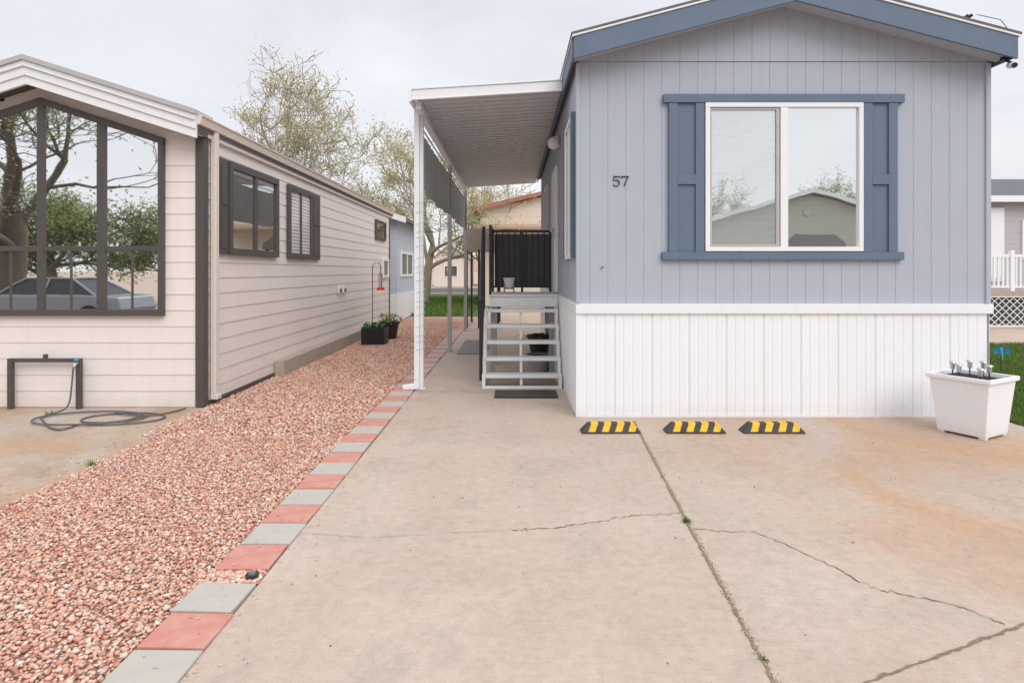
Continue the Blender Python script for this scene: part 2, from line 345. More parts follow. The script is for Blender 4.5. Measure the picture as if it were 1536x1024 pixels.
def crack(pts,w0,name,mt,z=.004,jag=.03,sub=9,wj=.6,label=None):
    rd=random.Random(int(abs(pts[0][0]*1000))+len(pts)); P=[]
    for a,c in zip(pts,pts[1:]):
        for i in range(sub):
            f=i/sub; P.append((a[0]+(c[0]-a[0])*f,a[1]+(c[1]-a[1])*f))
    P.append(pts[-1]); L_=[];Rr=[]
    for i,p in enumerate(P):
        q=P[min(i+1,len(P)-1)]; r=P[max(i-1,0)]; dx,dy=q[0]-r[0],q[1]-r[1]; l=math.hypot(dx,dy) or 1; nx,ny=-dy/l,dx/l
        j=rd.gauss(0,jag*.4); x,y=p[0]+nx*j,p[1]+ny*j; w_=w0*(1+rd.uniform(-wj,wj))*.5
        L_.append((x+nx*w_,y+ny*w_,z)); Rr.append((x-nx*w_,y-ny*w_,z))
    b=B(); k=len(P); b.add(L_+Rr,[(i,i+1,k+i+1,k+i) for i in range(k-1)]); return b.make(name,mt,drive,label=label)
crack([(1.34,6.6),(1.26,5.6),(1.20,4.7),(1.145,3.93),(1.10,3.2),(1.05,2.41),(1.0,1.6),(.9,.2)],.015,'joint','joint',jag=.006,sub=30,label='sandy expansion joint with weeds')
crack([(-1.33,3.78),(-.9,3.72),(-.4,3.78),(0,3.83)],.002,'crack','crack',jag=.02,sub=14)
crack([(0,3.83),(.3,3.86),(.58,3.96),(.8,4.05),(1.147,4.09)],.006,'crack','crack',jag=.02,sub=14)
crack([(1.164,3.845),(1.35,3.80),(1.528,3.80),(1.654,3.61),(1.795,3.35),(1.856,3.14),(1.97,3.07),(2.212,2.965),(2.293,2.80)],.0055,'crack','crack',jag=.02,sub=9)
crack([(.9,2.1),(1.423,2.41),(1.883,2.60),(2.40,2.81),(3.4,3.15),(5,3.6)],.011,'joint','joint',jag=.008,sub=18)
crack([(1.7,5.9),(2.1,5.2),(2.6,4.7)],.0015,'crack','crack',jag=.03,sub=14)
crack([(-1.33,8.2),(.3,8.2)],.008,'joint','crack',jag=.002,sub=14)
n=1900; yy=rng.uniform(1.8,6.6,n); xx=1.055+(yy-2.4)*.0655+rng.normal(0,.010,n)
V,F=stones(np.stack([xx,yy,np.full(n,.003)],1),rng.uniform(.002,.005,n)); npmesh('joint_grit',V,F,'sand',kind='stuff',label='fine sandy grit in the driveway joint',category='grit')
def blades(P,h,w_,g=rng):
    n=len(P); a=g.uniform(0,6.28,n); hh=h*g.uniform(.5,1.3,n); ln=g.normal(0,.4,(n,2))*hh[:,None]
    dx=np.cos(a)*w_; dy=np.sin(a)*w_
    V=np.zeros((n,3,3)); V[:,0]=P+np.stack([dx,dy,0*dx],1); V[:,1]=P-np.stack([dx,dy,0*dx],1)
    V[:,2]=P+np.concatenate([ln,hh[:,None]],1); return V.reshape(-1,3),np.arange(3*n).reshape(-1,3)
def weed(x,y,n,r,h,label):
    P=np.concatenate([rng.normal(0,r,(n,2))+np.array([x,y]),np.zeros((n,1))],1); V,F=blades(P,h,.003)
    npmesh('weed',V,F,'grass',loc=(x,y,0),label=label,category='weed')
weed(1.145,3.95,110,.013,.026,'small green weed growing in driveway joint')
weed(1.07,2.55,30,.01,.014,'tiny green weed growing in driveway joint')
weed(-3.56,5.1,60,.015,.05,'small green weed at gravel edge')
weed(-5.3,6.9,60,.03,.05,'small green weed by the hose')
n=42000; Y=rng.uniform(6.3,13.6,n); X=rng.uniform(.74,.98,n)*Y; k=X>5.44; P=np.stack([X,Y,np.full(n,-.01)],1)[k]
V,F=blades(P,.07,.006); npmesh('grass',V,F,'grass',kind='stuff',label='green lawn grass beside the blue home',category='grass')
n=14000; P=np.stack([rng.uniform(-8.5,-1.5,n),rng.uniform(22,38,n),np.full(n,-.01)],1)
V,F=blades(P,.12,.02); npmesh('grass',V,F,'grass',kind='stuff',label='green lawn grass behind the homes',category='grass')
def grid(x0,x1,y0,y1,s):
    gx,gy=np.meshgrid(np.arange(x0,x1,s),np.arange(y0,y1,s)); p=np.stack([gx.ravel(),gy.ravel()],1); return p+rng.uniform(-.5,.5,p.shape)*s
A=grid(-3.56,-1.655,1.9,6,.019); Bq=grid(-3.70,-1.655,6,19.5,.032); C=grid(-3.52,-1.67,1.9,6,.042)
D=np.stack([rng.uniform(-4.3,-3.5,900)**1,rng.uniform(2,7,900)],1); D=D[rng.uniform(0,1,900)<np.exp((D[:,0]+3.5)*4.5)]
E=np.stack([-1.335+np.abs(rng.normal(0,.12,160)),rng.uniform(2,9,160)],1)
Fq=np.stack([rng.uniform(-1.66,-1.34,220),rng.uniform(2.2,12,220)],1); G=np.stack([rng.uniform(-1.66,-1.345,300),rng.uniform(3.165,3.31,300)],1)
P=np.concatenate([np.c_[A,rng.uniform(-.006,.004,len(A))],np.c_[Bq,rng.uniform(-.008,.004,len(Bq))],np.c_[C,rng.uniform(.003,.009,len(C))],
   np.c_[D,np.zeros(len(D))],np.c_[E,np.full(len(E),.004)],np.c_[Fq,np.full(len(Fq),.016)],np.c_[G,np.full(len(G),.0)]])
S=np.concatenate([rng.uniform(.008,.016,len(A)),rng.uniform(.014,.024,len(Bq)),rng.uniform(.009,.019,len(C)),rng.uniform(.006,.015,len(D)),rng.uniform(.003,.007,len(E)),rng.uniform(.003,.008,len(Fq)),rng.uniform(.008,.018,len(G))])
V,F=stones(P,S); npmesh('gravel',V,F,'stone',kind='stuff',label='pink and tan crushed landscaping gravel',category='gravel')
def paver(y0,y1,red):
    b=B(); cy=(y0+y1)/2; loc=(-1.492+rng.uniform(-.008,.008),cy,0); l=(y1-y0)/2-.004
    b.box(loc[0]-.15,loc[0]+.15,cy-l,cy+l,-.03,.012+rng.uniform(-.003,.003))
    ob=b.make('paver','red' if red else 'gpav',loc=loc,bevel=.005,label=('red' if red else 'grey')+' square concrete edging paver beside gravel',category='paver',group='edging pavers along the driveway')
    ob.rotation_euler=(0,0,rng.normal(0,.018))
paver(1.77,2.04,False);paver(2.05,2.32,True);paver(2.33,2.605,False);paver(2.615,2.885,True);paver(2.895,3.165,False)
y=3.315; r_=True
while y<16.8: paver(y,y+.30,r_); y+=.305; r_=not r_
b=B(); b.cyl(-1.40,3.24,-.02,.02,.035,.035,20); b.cyl(-1.40,3.24,.02,.03,.02,.018,16,1); b.make('sprinkler_head',['black','dgrey'],loc=(-1.4,3.24,0),label='small black sprinkler head between pavers',category='sprinkler')
# ------------------------------------------------------------------ blue mobile home
HX0,HX1,HY,HY2=.746,5.383,6.8,15.4; PX=3.065
blue=empty('mobile_home',(PX,HY,0),'grey-blue mobile home with white skirting and number 57','house')
def topz(x): return 4.02+(2.32-abs(x-PX))*.262
def siding(b,z0,zt,yf,x0,x1,per=.2032):
    pr=[];x=x0
    pr.append((x0,yf))
    g=x0+.13
    while g<x1-.05:
        pr+=[(g,yf),(g+.0025,yf+.0045),(g+.0055,yf+.0045),(g+.008,yf)]; g+=per
    pr.append((x1,yf))
    out=[]
    for a,c in zip(pr,pr[1:]):
        out.append(a)
        if a[0]<PX<c[0]: out.append((PX,yf))
    out.append(pr[-1]); k=len(out)
    b.add([(x,y,z0) for x,y in out]+[(x,y,zt(x)) for x,y in out],[(i,i+1,k+i+1,k+i) for i in range(k-1)])
b=B(); siding(b,1.20,lambda x:4.008,HY,HX0,HX1)
siding(b,4.012,topz,HY-.010,HX0,HX1)
b.add([(HX0,HY-.01,4.012),(HX1,HY-.01,4.012),(HX1,HY+.02,4.012),(HX0,HY+.02,4.012)],[(0,1,2,3)])
for xs,sg in ((HX0,1),(HX1,-1)):
    pr=[(xs,HY)];g=HY+.15
    while g<HY2-.05: pr+=[(xs,g),(xs+sg*.009,g+.002),(xs+sg*.009,g+.009),(xs,g+.011)]; g+=.2032
    pr.append((xs,HY2)); k=len(pr)
    b.add([(x,y,1.2) for x,y in pr]+[(x,y,4.03) for x,y in pr],[(i,i+1,k+i+1,k+i) for i in range(k-1)])
b.add([(HX0,HY2,0),(HX1,HY2,0),(HX1,HY2,4.0),(PX,HY2,4.6),(HX0,HY2,4.0)],[(0,1,2,3,4)])
b.make('wall','bluesiding',blue)
B().box(HX0-.022,HX0+.022,HY-.022,HY+.05,1.285,3.99).make('corner_trim','bluesiding',blue,bevel=.004)
B().box(HX1-.035,HX1+.02,HY-.022,HY+.05,1.285,3.99).make('corner_trim','bluesiding',blue,bevel=.004)
b=B(); b.box(HX0-.03,HX1+.03,HY-.045,HY+.06,1.165,1.275); b.box(HX0-.03,HX0+.03,HY+.06,HY2,1.165,1.275); b.box(HX1-.03,HX1+.03,HY+.06,HY2,1.165,1.275)
b.make('skirting_cap','white',blue,bevel=.006)
def skirt(b,ax,fixed,a0,a1,sg):
    x=a0; pan=0
    while x<a1-.02:
        e=min(x+.42,a1); m=pan%2; pr=[(x,-.008),(x+.005,-.018)]
        for r in range(4):
            s=x+.105*r; pr+=[(s+.070,-.018),(s+.078,-.0125),(s+.090,-.0125),(s+.098,-.018)]
        pr=[p for p in pr if p[0]<e-.006]+[(e-.005,-.018),(e,-.008)]
        k=len(pr); f=(lambda u,v,z:(u,fixed+v*sg,z)) if ax=='x' else (lambda u,v,z:(fixed+v*sg,u,z))
        b.add([f(u,v,.0) for u,v in pr]+[f(u,v,1.165) for u,v in pr],[(i,i+1,k+i+1,k+i) for i in range(k-1)],m)
        x=e; pan+=1
b=B(); skirt(b,'x',HY,HX0,HX1,1); skirt(b,'y',HX0,HY,HY2,1); skirt(b,'y',HX1,HY,HY2,-1)
b.box(HX0-.024,HX0+.03,HY-.026,HY+.03,0.003,1.165,0); b.box(HX0+.03,HX1,HY-.036,HY-.022,0.002,.03,0)
b.make('skirting',['skirt','skirtp'],blue)
EX0,EX1=.668,5.462; RY0,RY1=6.5,15.7
def rz(x,off): return 3.94+off+(2.397-abs(x-PX))*.262
def strip(b,off0,off1,y0,y1,m=0,x0=EX0,x1=EX1):
    b.prism([(x0,rz(x0,off0)),(PX,rz(PX,off0)),(x1,rz(x1,off0)),(x1,rz(x1,off1)),(PX,rz(PX,off1)),(x0,rz(x0,off1))],'y',y0,y1,m)
b=B(); strip(b,.075,.26,RY0+.02,RY1)
b.make('roof','shingle',blue)
b=B(); strip(b,.263,.285,RY0-.03,RY1,0,EX0-.03,EX1+.03)
b.make('roof_shingles','shingle',blue)
b=B(); strip(b,.0,.235,RY0-.012,RY0+.018)
b.box(EX0-.012,EX0+.012,RY0+.02,RY1,3.96,4.17); b.box(EX1-.012,EX1+.012,RY0+.02,RY1,3.96,4.17)
b.make('fascia','bluetrim',blue)
b=B(); strip(b,.238,.260,RY0-.024,RY0+.018,0,EX0-.02,EX1+.02); b.box(EX0-.022,EX0-.014,RY0+.02,RY1,4.17,4.215); b.box(EX1+.014,EX1+.022,RY0+.02,RY1,4.17,4.215); b.make('drip_edge','white',blue)
b=B(); strip(b,.055,.072,RY0+.02,HY-.012); b.make('soffit','bluesiding',blue)
def window(parent,plane,ax,a0,a1,z0,z1,frame,panes,fw=.045,dep=.05,outw=-1,mull=.05,label=None):
    bb=B()
    def bx(a,c,z_,zz,d0,d1,b):
        p,q=sorted((plane+outw*d0,plane+outw*d1))
        if ax=='x': b.box(a,c,p,q,z_,zz)
        else: b.box(p,q,a,c,z_,zz)
    bx(a0,a1,z1-fw,z1,0,dep,bb); bx(a0,a1,z0,z0+fw,0,dep,bb); bx(a0,a0+fw,z0+fw,z1-fw,0,dep,bb); bx(a1-fw,a1,z0+fw,z1-fw,0,dep,bb)
    n=len(panes); W=(a1-a0-2*fw)
    for i in range(1,n): c=a0+fw+W*i/n; bx(c-mull/2,c+mull/2,z0+fw,z1-fw,.002,dep-.006,bb)
    wob=bb.make('window',frame,parent,bevel=.004,label=label)
    for i,gm in enumerate(panes):
        g=B(); c0=a0+fw+W*i/n+(mull/2 if i else 0); c1=a0+fw+W*(i+1)/n-(mull/2 if i<n-1 else 0)
        bx(c0-.002,c1+.002,z0+fw-.002,z1-fw+.002,.018,.024,g); g.make('glass',gm,wob)
    return wob
fw_=window(blue,HY-.002,'x',2.171,3.943,1.868,3.534,'white',['glassL','glassR'],.05,.06,-1,mull=.085,label='white sliding window reflecting sky')
b=B()
x0,x1,z0,z1=2.225,3.005,1.925,3.478; y0,y1=HY-.045,HY-.030
for q in ((x0,x1,z1-.022,z1),(x0,x1,z0,z0+.022),(x0,x0+.02,z0+.022,z1-.022),(x1-.035,x1,z0+.022,z1-.022)): b.box(q[0],q[1],y0,y1,q[2],q[3])
b.make('screen_frame','grey',fw_)
B().box(1.704,4.410,HY-.055,HY-.001,3.537,3.633).make('window_trim','bluetrim',blue,bevel=.004)
B().box(1.689,4.403,HY-.055,HY-.001,1.771,1.861).make('window_trim','bluetrim',blue,bevel=.004)
for s0,s1 in ((1.764,2.164),(3.952,4.335)):
    b=B()
    b.box(s0,s0+.10,HY-.046,HY-.001,1.862,3.536); b.box(s1-.10,s1,HY-.046,HY-.001,1.862,3.536); b.box(s0+.10,s1-.10,HY-.024,HY-.001,1.862,3.536)
    b.box(s0+.10,s1-.10,HY-.048,HY-.024,2.62,2.73); b.make('shutter','bluetrim',blue,bevel=.003)
window(blue,HX0,'y',7.15,8.0,1.80,3.50,'white',['glassD','glassD'],.05,.05,-1)
for a,c in ((7.0,7.13),(8.02,8.15)): B().box(HX0-.055,HX0-.002,a,c,1.80,3.5).make('shutter','bluetrim',blue,bevel=.003)
b=B(); b.box(HX0-.045,HX0-.002,9.7,10.6,1.30,3.35); b.box(HX0-.06,HX0-.045,9.78,10.52,1.38,2.2); b.box(HX0-.06,HX0-.045,9.78,10.52,2.35,3.25); dr=b.make('door','white',blue,bevel=.005)
b=B(); b.ball((HX0-.10,9.78,2.3),.03); b.make('handle','silver',dr,smooth=True)
window(blue,HX0,'y',12.2,13.2,2.0,3.4,'white',['glassD','glassD'],.05,.05,-1)
b=B(); b.ball((HX0-.10,9.3,3.62),.10,0,10); b.cyl(HX0-.05,9.3,3.55,3.72,.05,.05,16,1); b.make('porch_light',['white','white'],blue,smooth=True)
def stroke(b,pts,ws,x0,z0,s,y0,y1):
    pts=[(x0+p[0]*s,z0+p[1]*s) for p in pts]; k=len(pts); Lf=[];Rg=[]
    for i,p in enumerate(pts):
        q=pts[min(i+1,k-1)];r=pts[max(i-1,0)];dx,dz=q[0]-r[0],q[1]-r[1];l=math.hypot(dx,dz);nx,nz=-dz/l,dx/l;w_=ws[i]*s/2*.62
        Lf.append((p[0]+nx*w_,p[1]+nz*w_)); Rg.append((p[0]-nx*w_,p[1]-nz*w_))
    vs=[(a,y1,c) for a,c in Lf+Rg]+[(a,y0,c) for a,c in Lf+Rg]; o=2*k
    fs=[]
    for i in range(k-1): fs+=[(o+i,o+i+1,o+k+i+1,o+k+i),(i,i+1,o+i+1,o+i),(k+i,k+i+1,o+k+i+1,o+k+i)]
    fs+=[(0,k,o+k,o),(k-1,2*k-1,o+2*k-1,o+k-1)]; b.add(vs,fs)
b=B(); sz=.115; ya=HY-.012
stroke(b,[(.16,.93),(.80,.93)],[.14,.14],1.128,2.605,sz,ya,HY-.001)
stroke(b,[(.20,.98),(.15,.50)],[.08,.08],1.128,2.605,sz,ya-.001,HY-.001)
arc=[(.42+.32*math.cos(R(a)),.30+.30*math.sin(R(a))) for a in range(130,-151,-20)]
stroke(b,arc,[.06,.08,.10,.13,.15,.16,.16,.15,.13,.11,.09,.08,.08,.09,.14],1.128,2.605,sz,ya-.002,HY-.001)
stroke(b,[(.08,.93),(.82,.93)],[.14,.14],1.225,2.605,sz,ya,HY-.001)
stroke(b,[(.10,.99),(.07,.74)],[.09,.05],1.225,2.605,sz,ya-.001,HY-.001)
stroke(b,[(.79,.95),(.52,.45),(.38,0)],[.10,.13,.17],1.225,2.605,sz,ya-.002,HY-.001)
b.make('house_number','black',blue,label='black numerals 57')
b=B(); b.cyl(1.02,HY-.02,1.68,1.70,.012,.012,10); b.make('wall_hook','dgrey',blue)
e=empty('security_camera',(5.40,6.62,3.93),'small black and white security camera under the eave','camera')
b=B(); b.box(5.37,5.43,6.56,6.62,3.95,3.99); b.tube([(5.40,6.58,3.95),(5.42,6.52,3.90)],.014,10); b.make('bracket','black',e)
b=B(); b.tube([(5.46,6.60,3.90),(5.38,6.44,3.85)],.033,14); b.make('camera_body','white',e,bevel=.005)
b=B(); b.tube([(5.379,6.438,3.8495),(5.372,6.425,3.846)],.027,14); b.make('lens','black',e)
b=B(); pts=[(5.40,6.62,3.97),(5.50,6.6,4.02),(5.46,6.58,4.25),(5.28,6.5,4.36),(5.10,6.6,4.46)]
b.tube(smoothp:=pts,.004,6); b.make('cable','black',e)
e=empty('antenna',(5.0,6.8,4.3),'black antenna arm mounted on the roof','antenna')
b=B(); b.tube([(4.98,6.8,4.30),(5.02,6.8,4.44),(5.12,6.75,4.52)],.013,10); b.tube([(4.95,6.85,4.38),(5.13,6.7,4.50)],.018,10); b.make('mast','black',e)
# ------------------------------------------------------------------ cream mobile home
CX0,CX1,CY,CY2=-7.6,-3.755,7.3,18.4; CP=-5.68
cream=empty('mobile_home',(CP,CY,0),'cream lap-sided park home with dark brown trim','house')
def lapwall(b,ax,fixed,a0,a1,z0,z1,sg,per=.2,lim=None):
    z=z0
    while z<z1-.01:
        zz=min(z+per,z1); u0,u1=a0,a1
        if lim: u0,u1=lim(zz)
        if u1-u0<.05: break
        f=(lambda u,d,h:(u,fixed+sg*d,h)) if ax=='x' else (lambda u,d,h:(fixed+sg*d,u,h))
        b.add([f(u0,.010,z),f(u1,.010,z),f(u1,.001,zz),f(u0,.001,zz),f(u0,0,z),f(u1,0,z)],[(0,1,2,3),(4,5,1,0)])
        z=zz
b=B()
lapwall(b,'x',CY,CX0,CX1,.0,3.95,-1,.195,lambda z:(max(CX0,CP-(4.05-z)/.316),min(CX1,CP+(4.05-z)/.316)))
lapwall(b,'y',CX1,CY,CY2,.0,3.40,1,.195)
b.add([(CX0,CY,0),(CX0,CY2,0),(CX0,CY2,3.4),(CX0,CY,3.4)],[(0,1,2,3)])
b.add([(CX0,CY2,0),(CX1,CY2,0),(CX1,CY2,3.4),(CP,CY2,4.0),(CX0,CY2,3.4)],[(0,1,2,3,4)])
b.make('wall','creamsiding',cream)
B().box(CX1-.075,CX1+.028,CY-.030,CY+.09,.0,3.32).make('corner_trim','brown',cream,bevel=.004)
B().box(CX1-.02,CX1+.022,CY2-.1,CY2+.02,0,3.35).make('corner_trim','brown',cream,bevel=.004)
b=B(); b.box(CX1-.0,CX1+.024,CY+.10,CY2-.11,.0,.05); b.make('base_trim','brown',cream)
def cz(x,off): return 3.20+off+(1.99-abs(x-CP))*.316
def cstrip(b,o0,o1,y0,y1,m=0,x0=CP-1.99,x1=CP+1.99):
    b.prism([(x0,cz(x0,o0)),(CP,cz(CP,o0)),(x1,cz(x1,o0)),(x1,cz(x1,o1)),(CP,cz(CP,o1)),(x0,cz(x0,o1))],'y',y0,y1,m)
b=B(); cstrip(b,.12,.265,7.06,CY2+.2); b.make('roof','shingle',cream)
b=B(); cstrip(b,.0,.10,7.02,7.055); cstrip(b,.101,.20,7.0,7.055); cstrip(b,.201,.225,6.975,7.055); cstrip(b,.226,.272,6.985,7.055)
b.make('fascia','white',cream,bevel=.004)
b=B(); cstrip(b,.273,.33,6.96,7.4,0,CP-2.0,CP+2.0); b.make('roof_edge','grey',cream)
b=B(); cstrip(b,.06,.11,7.056,CY-.0); b.make('soffit','brown',cream)
b=B()
b.box(CX1+.0,CX1+.05,7.06,CY2+.15,3.27,3.36); b.prism([(CX1+.03,3.361),(CX1+.10,3.37),(CX1+.12,3.46),(CX1+.135,3.46),(CX1+.135,3.475),(CX1+.03,3.475)],'y',7.05,CY2+.2)
b.make('gutter','creamtrim',cream)
b=B(); b.box(CX1+.03,CX1+.095,7.43,7.52,.12,3.36); b.box(CX1+.03,CX1+.12,7.42,7.53,.06,.12); b.make('downspout','creamtrim',cream,bevel=.008)
WX0,WX1=-7.17,-4.20
def wz(x): return 3.735-abs(x-CP)*.327
def bandx(b,x0,x1,zb,zt,y0,y1):
    xs=[x0]+([CP] if x0<CP<x1 else [])+[x1]
    poly=[(x,zb(x)) for x in xs]+[(x,zt(x)) for x in reversed(xs)]; b.prism(poly,'y',y0,y1)
pw=B()
bandx(pw,WX0,WX1,lambda x:wz(x)-.085,wz,CY-.07,CY-.01)
pw.box(WX0,WX1,CY-.072,CY-.01,1.108,1.185)
ml=[(WX0,WX0+.07),(-6.46,-6.38),(-5.72,-5.64),(-5.00,-4.90),(WX1-.065,WX1)]
for a,c in ml: bandx(pw,a,c,lambda x:1.186,lambda x:wz(x)-.086,CY-.066,CY-.012)
for (a,c),(a2,c2) in zip(ml,ml[1:]):
    pw.box(c,a2,CY-.062,CY-.014,1.885,1.945); pw.box((c+a2)/2-.012,(c+a2)/2+.012,CY-.05,CY-.014,1.19,1.885)
pwo=pw.make('window','brown',cream,bevel=.004,label='tall brown-framed picture window with raked top')
for (a,c),(a2,c2) in zip(ml,ml[1:]):
    g=B(); bandx(g,c-.002,a2+.002,lambda x:1.944,lambda x:wz(x)-.084,CY-.040,CY-.034); g.make('glass','glassP',pwo)
    g=B(); g.box(c-.002,a2+.002,CY-.040,CY-.034,1.184,1.886); g.make('glass','glassP',pwo)
w1=window(cream,CX1+.012,'y',7.88,9.54,1.86,3.09,'brown',['glassD','glassD'],.09,.055,1,mull=.07)
w2=window(cream,CX1+.012,'y',9.98,11.15,1.86,3.09,'brown',['glassB','glassB'],.09,.055,1,mull=.05)
for a,c in ((7.62,7.86),(11.17,11.62)):
    b=B(); b.box(CX1+.012,CX1+.05,a,c,1.86,3.09)
    for z0,z1 in ((1.93,2.42),(2.50,3.02)): b.box(CX1+.0505,CX1+.058,a+.04,c-.04,z0,z1)
    b.make('shutter','brown',cream,bevel=.002)
window(cream,CX1+.012,'y',16.4,17.7,2.52,3.06,'brown',['glassD'],.07,.05,1)
window(cream,CX1+.012,'y',17.3,18.1,1.45,2.0,'white',['glassD'],.07,.05,1)
for yy in (12.9,13.25):
    b=B(); b.box(CX1+.014,CX1+.05,yy,yy+.15,1.16,1.32); b.box(CX1+.051,CX1+.08,yy+.03,yy+.12,1.18,1.26,1); b.make('outlet_box',['white','dgrey'],cream,bevel=.006)
b=B(); b.box(CX1+.014,CX1+.17,9.45,17,-.02,.24); b.make('foundation_curb','concf',loc=(CX1+.1,13,0),bevel=.012,label='low weathered concrete curb along the cream home',category='curb')
e=empty('pipe_frame',(-5.6,7.2,0),'dark brown rectangular pipe frame by the wall','frame')
b=B(); b.box(-6.04,-5.985,7.19,7.24,0,.60); b.box(-5.22,-5.165,7.19,7.24,0,.60); b.box(-5.985,-5.22,7.192,7.238,.555,.60); b.box(-5.62,-5.58,7.2,7.235,.60,.65); b.make('frame','brown',e,bevel=.003)
b=B(); b.tube([(-5.20,7.24,.55),(-5.18,7.13,.55),(-5.18,7.10,.50)],.018,10); b.ball((-5.18,7.15,.59),.03,1,8,.4); b.make('faucet',['silver','bluepl'],e,smooth=True)
b=B(); pts=[(-5.18,7.10,.50),(-5.19,7.09,.3),(-5.21,7.08,.06),(-5.25,6.98,.012),(-5.3,6.75,.012),(-5.1,6.55,.010),(-4.8,6.25,.010),(-4.62,6.2,.010)]
for i in range(40):
    a=i*.42-1.9; rr=.34+.12*math.sin(i*.31)+.004*i; pts.append((-4.52+rr*1.15*math.cos(a)+.14*math.sin(i*.17),6.66+rr*.66*math.sin(a),.010+.006*(i//15)))
pts+=[(-4.1,6.75,.012),(-3.95,6.98,.010),(-3.9,7.18,.010)]
def smooth(p,it=3):
    for _ in range(it):
        q=[p[0]]
        for a,c in zip(p,p[1:]): q+=[tuple(.75*a[i]+.25*c[i] for i in range(3)),tuple(.25*a[i]+.75*c[i] for i in range(3))]
        p=q+[p[-1]]
    return p
b.tube(smooth(pts,2),.0095,7); b.make('garden_hose','hose',loc=(-4.55,6.6,0),smooth=True,label='loosely coiled grey garden hose on concrete',category='hose')
# ------------------------------------------------------------------ awning
aw=empty('patio_awning',(-.3,8.2,0),'white metal patio awning with ribbed underside beside the blue home','awning')
AX0,AX1,AY0,AY1=-1.31,.655,7.92,16.6
az=lambda x:3.93+(x-AX0)*.062
b=B(); pr=[];y=AY0+.04; per=.20
while y<AY1-.1: pr+=[(y,.056),(y+.008,0),(y+.135,0),(y+.143,.056)]; y+=per
k=len(pr); b.add([(AX0+.03,p,az(AX0)+q) for p,q in pr]+[(AX1,p,az(AX1)+q) for p,q in pr],[(i,i+1,k+i+1,k+i) for i in range(k-1)])
b.make('roof_panel','awn',aw)
b=B()
b.add([(AX0+.03,AY0,az(AX0)+.062),(AX1,AY0,az(AX1)+.062),(AX1,AY1,az(AX1)+.062),(AX0+.03,AY1,az(AX0)+.062)],[(0,1,2,3)])
b.make('top_skin','white',aw)
b=B()
b.prism([(AX0-.0,az(AX0)-.045),(AX1,az(AX1)-.045),(AX1,az(AX1)+.085),(AX0,az(AX0)+.085)],'y',AY0-.05,AY0)
b.prism([(AX0-.0,az(AX0)+.086),(AX1,az(AX1)+.086),(AX1,az(AX1)+.105),(AX0,az(AX0)+.105)],'y',AY0-.065,AY0)
b.prism([(AX0-.0,az(AX0)-.05),(AX1,az(AX1)-.05),(AX1,az(AX1)-.03),(AX0,az(AX0)-.03)],'y',AY0-.06,AY0-.052)
b.box(AX0-.04,AX0-.001,AY0-.06,AY1,3.86,4.03); b.box(AX0+.03,AX0+.10,AY0+.08,AY1-.1,3.80,3.90)
b.make('fascia','white',aw,bevel=.006)
PXc=-1.275
for i,(py,mt) in enumerate(((8.4,'white'),(12.3,'grey'),(16.45,'grey'))):
    b=B(); b.box(PXc-.04,PXc+.04,py-.04,py+.04,.012,3.80); b.box(PXc-.07,PXc+.07,py-.06,py+.06,0.002,.012); b.make('post',mt,aw,bevel=.006)
b=B()
b.box(PXc-.075,PXc-.005,8.28,8.35,.141,3.86)
b.prism([(PXc-.075,.14),(PXc-.005,.14),(PXc-.005,.06),(PXc-.03,.015),(PXc-.23,.012),(PXc-.24,.07),(PXc-.08,.09)],'y',8.28,8.35)
b.make('downspout','white',aw,bevel=.008)
b=B(); pts=[]
for i in range(260):
    a=i*.45; pts.append((PXc-.015+.082*math.cos(a),8.36+.085*math.sin(a),.45+i*.0085+.03*math.sin(i*.11)))
b.tube(pts,.004,5); b.make('string_light','grey',loc=(PXc,8.36,1.5),label='thin string light cable wound around the white post',category='string light')
b=B(); nu,nv=70,8; vs=[];fs=[]
for i in range(nu+1):
    for j in range(nv+1):
        y=8.5+7.9*i/nu; v=j/nv; sag=.05*math.sin(math.pi*((y-8.5)%3.95)/3.95)
        zt=3.60+.05*(i/nu)-sag*.6; zb=2.80-sag
        vs.append((PXc+.0+.03*math.sin(y*5.3)*v+.012*math.sin(y*17+v*3),y,zt+(zb-zt)*v))
for i in range(nu):
    for j in range(nv): a=i*(nv+1)+j; fs.append((a,a+1,a+nv+2,a+nv+1))
b.add(vs,fs); b.make('shade_cloth','fabric',aw,smooth=True)
b=B(); b.tube([(PXc,8.45,3.66),(PXc,16.4,3.70)],.012,8); b.make('cable','grey',aw)
# ------------------------------------------------------------------ deck & stairs
SX0,SX1=-.42,.70
deck=empty('porch_deck',(.15,10,0),'raised grey porch deck beside the blue home','deck')
b=B(); b.box(-.34,SX1+.01,9.36,9.40,1.09,1.245); b.box(-.34,-.30,9.40,10.75,1.09,1.245)
y=9.34
while y<10.7: b.box(-.36,SX1+.01,y,y+.13,1.247,1.275); y+=.138
b.make('platform','tread',deck,bevel=.004)
for x,y in ((-.30,9.46),(.62,9.46),(-.30,10.68),(.62,10.68)):
    b=B(); b.box(x-.035,x+.035,y-.035,y+.035,0,1.09); b.make('leg','grey',deck)
b=B()
for x in (-.34,.18,.68): b.box(x-.02,x+.02,10.68,10.72,1.275,2.33)
b.box(-.34,.70,10.675,10.725,2.331,2.37); b.box(-.32,.68,10.685,10.715,1.35,1.38); x=-.27
while x<.68: b.box(x-.010,x+.010,10.69,10.71,1.38,2.33); x+=.105
b.box(-.36,-.32,9.42,9.46,1.275,2.33); b.box(-.36,-.32,9.42,10.67,2.331,2.37); b.box(-.35,-.33,9.46,10.67,1.35,1.38); y=9.55
while y<10.65: b.box(-.349,-.331,y-.009,y+.009,1.38,2.33); y+=.105
b.make('railing','black',deck)
b=B(); b.box(-.31,.67,10.73,10.735,1.36,2.30); b.make('privacy_screen','dfabric',deck)
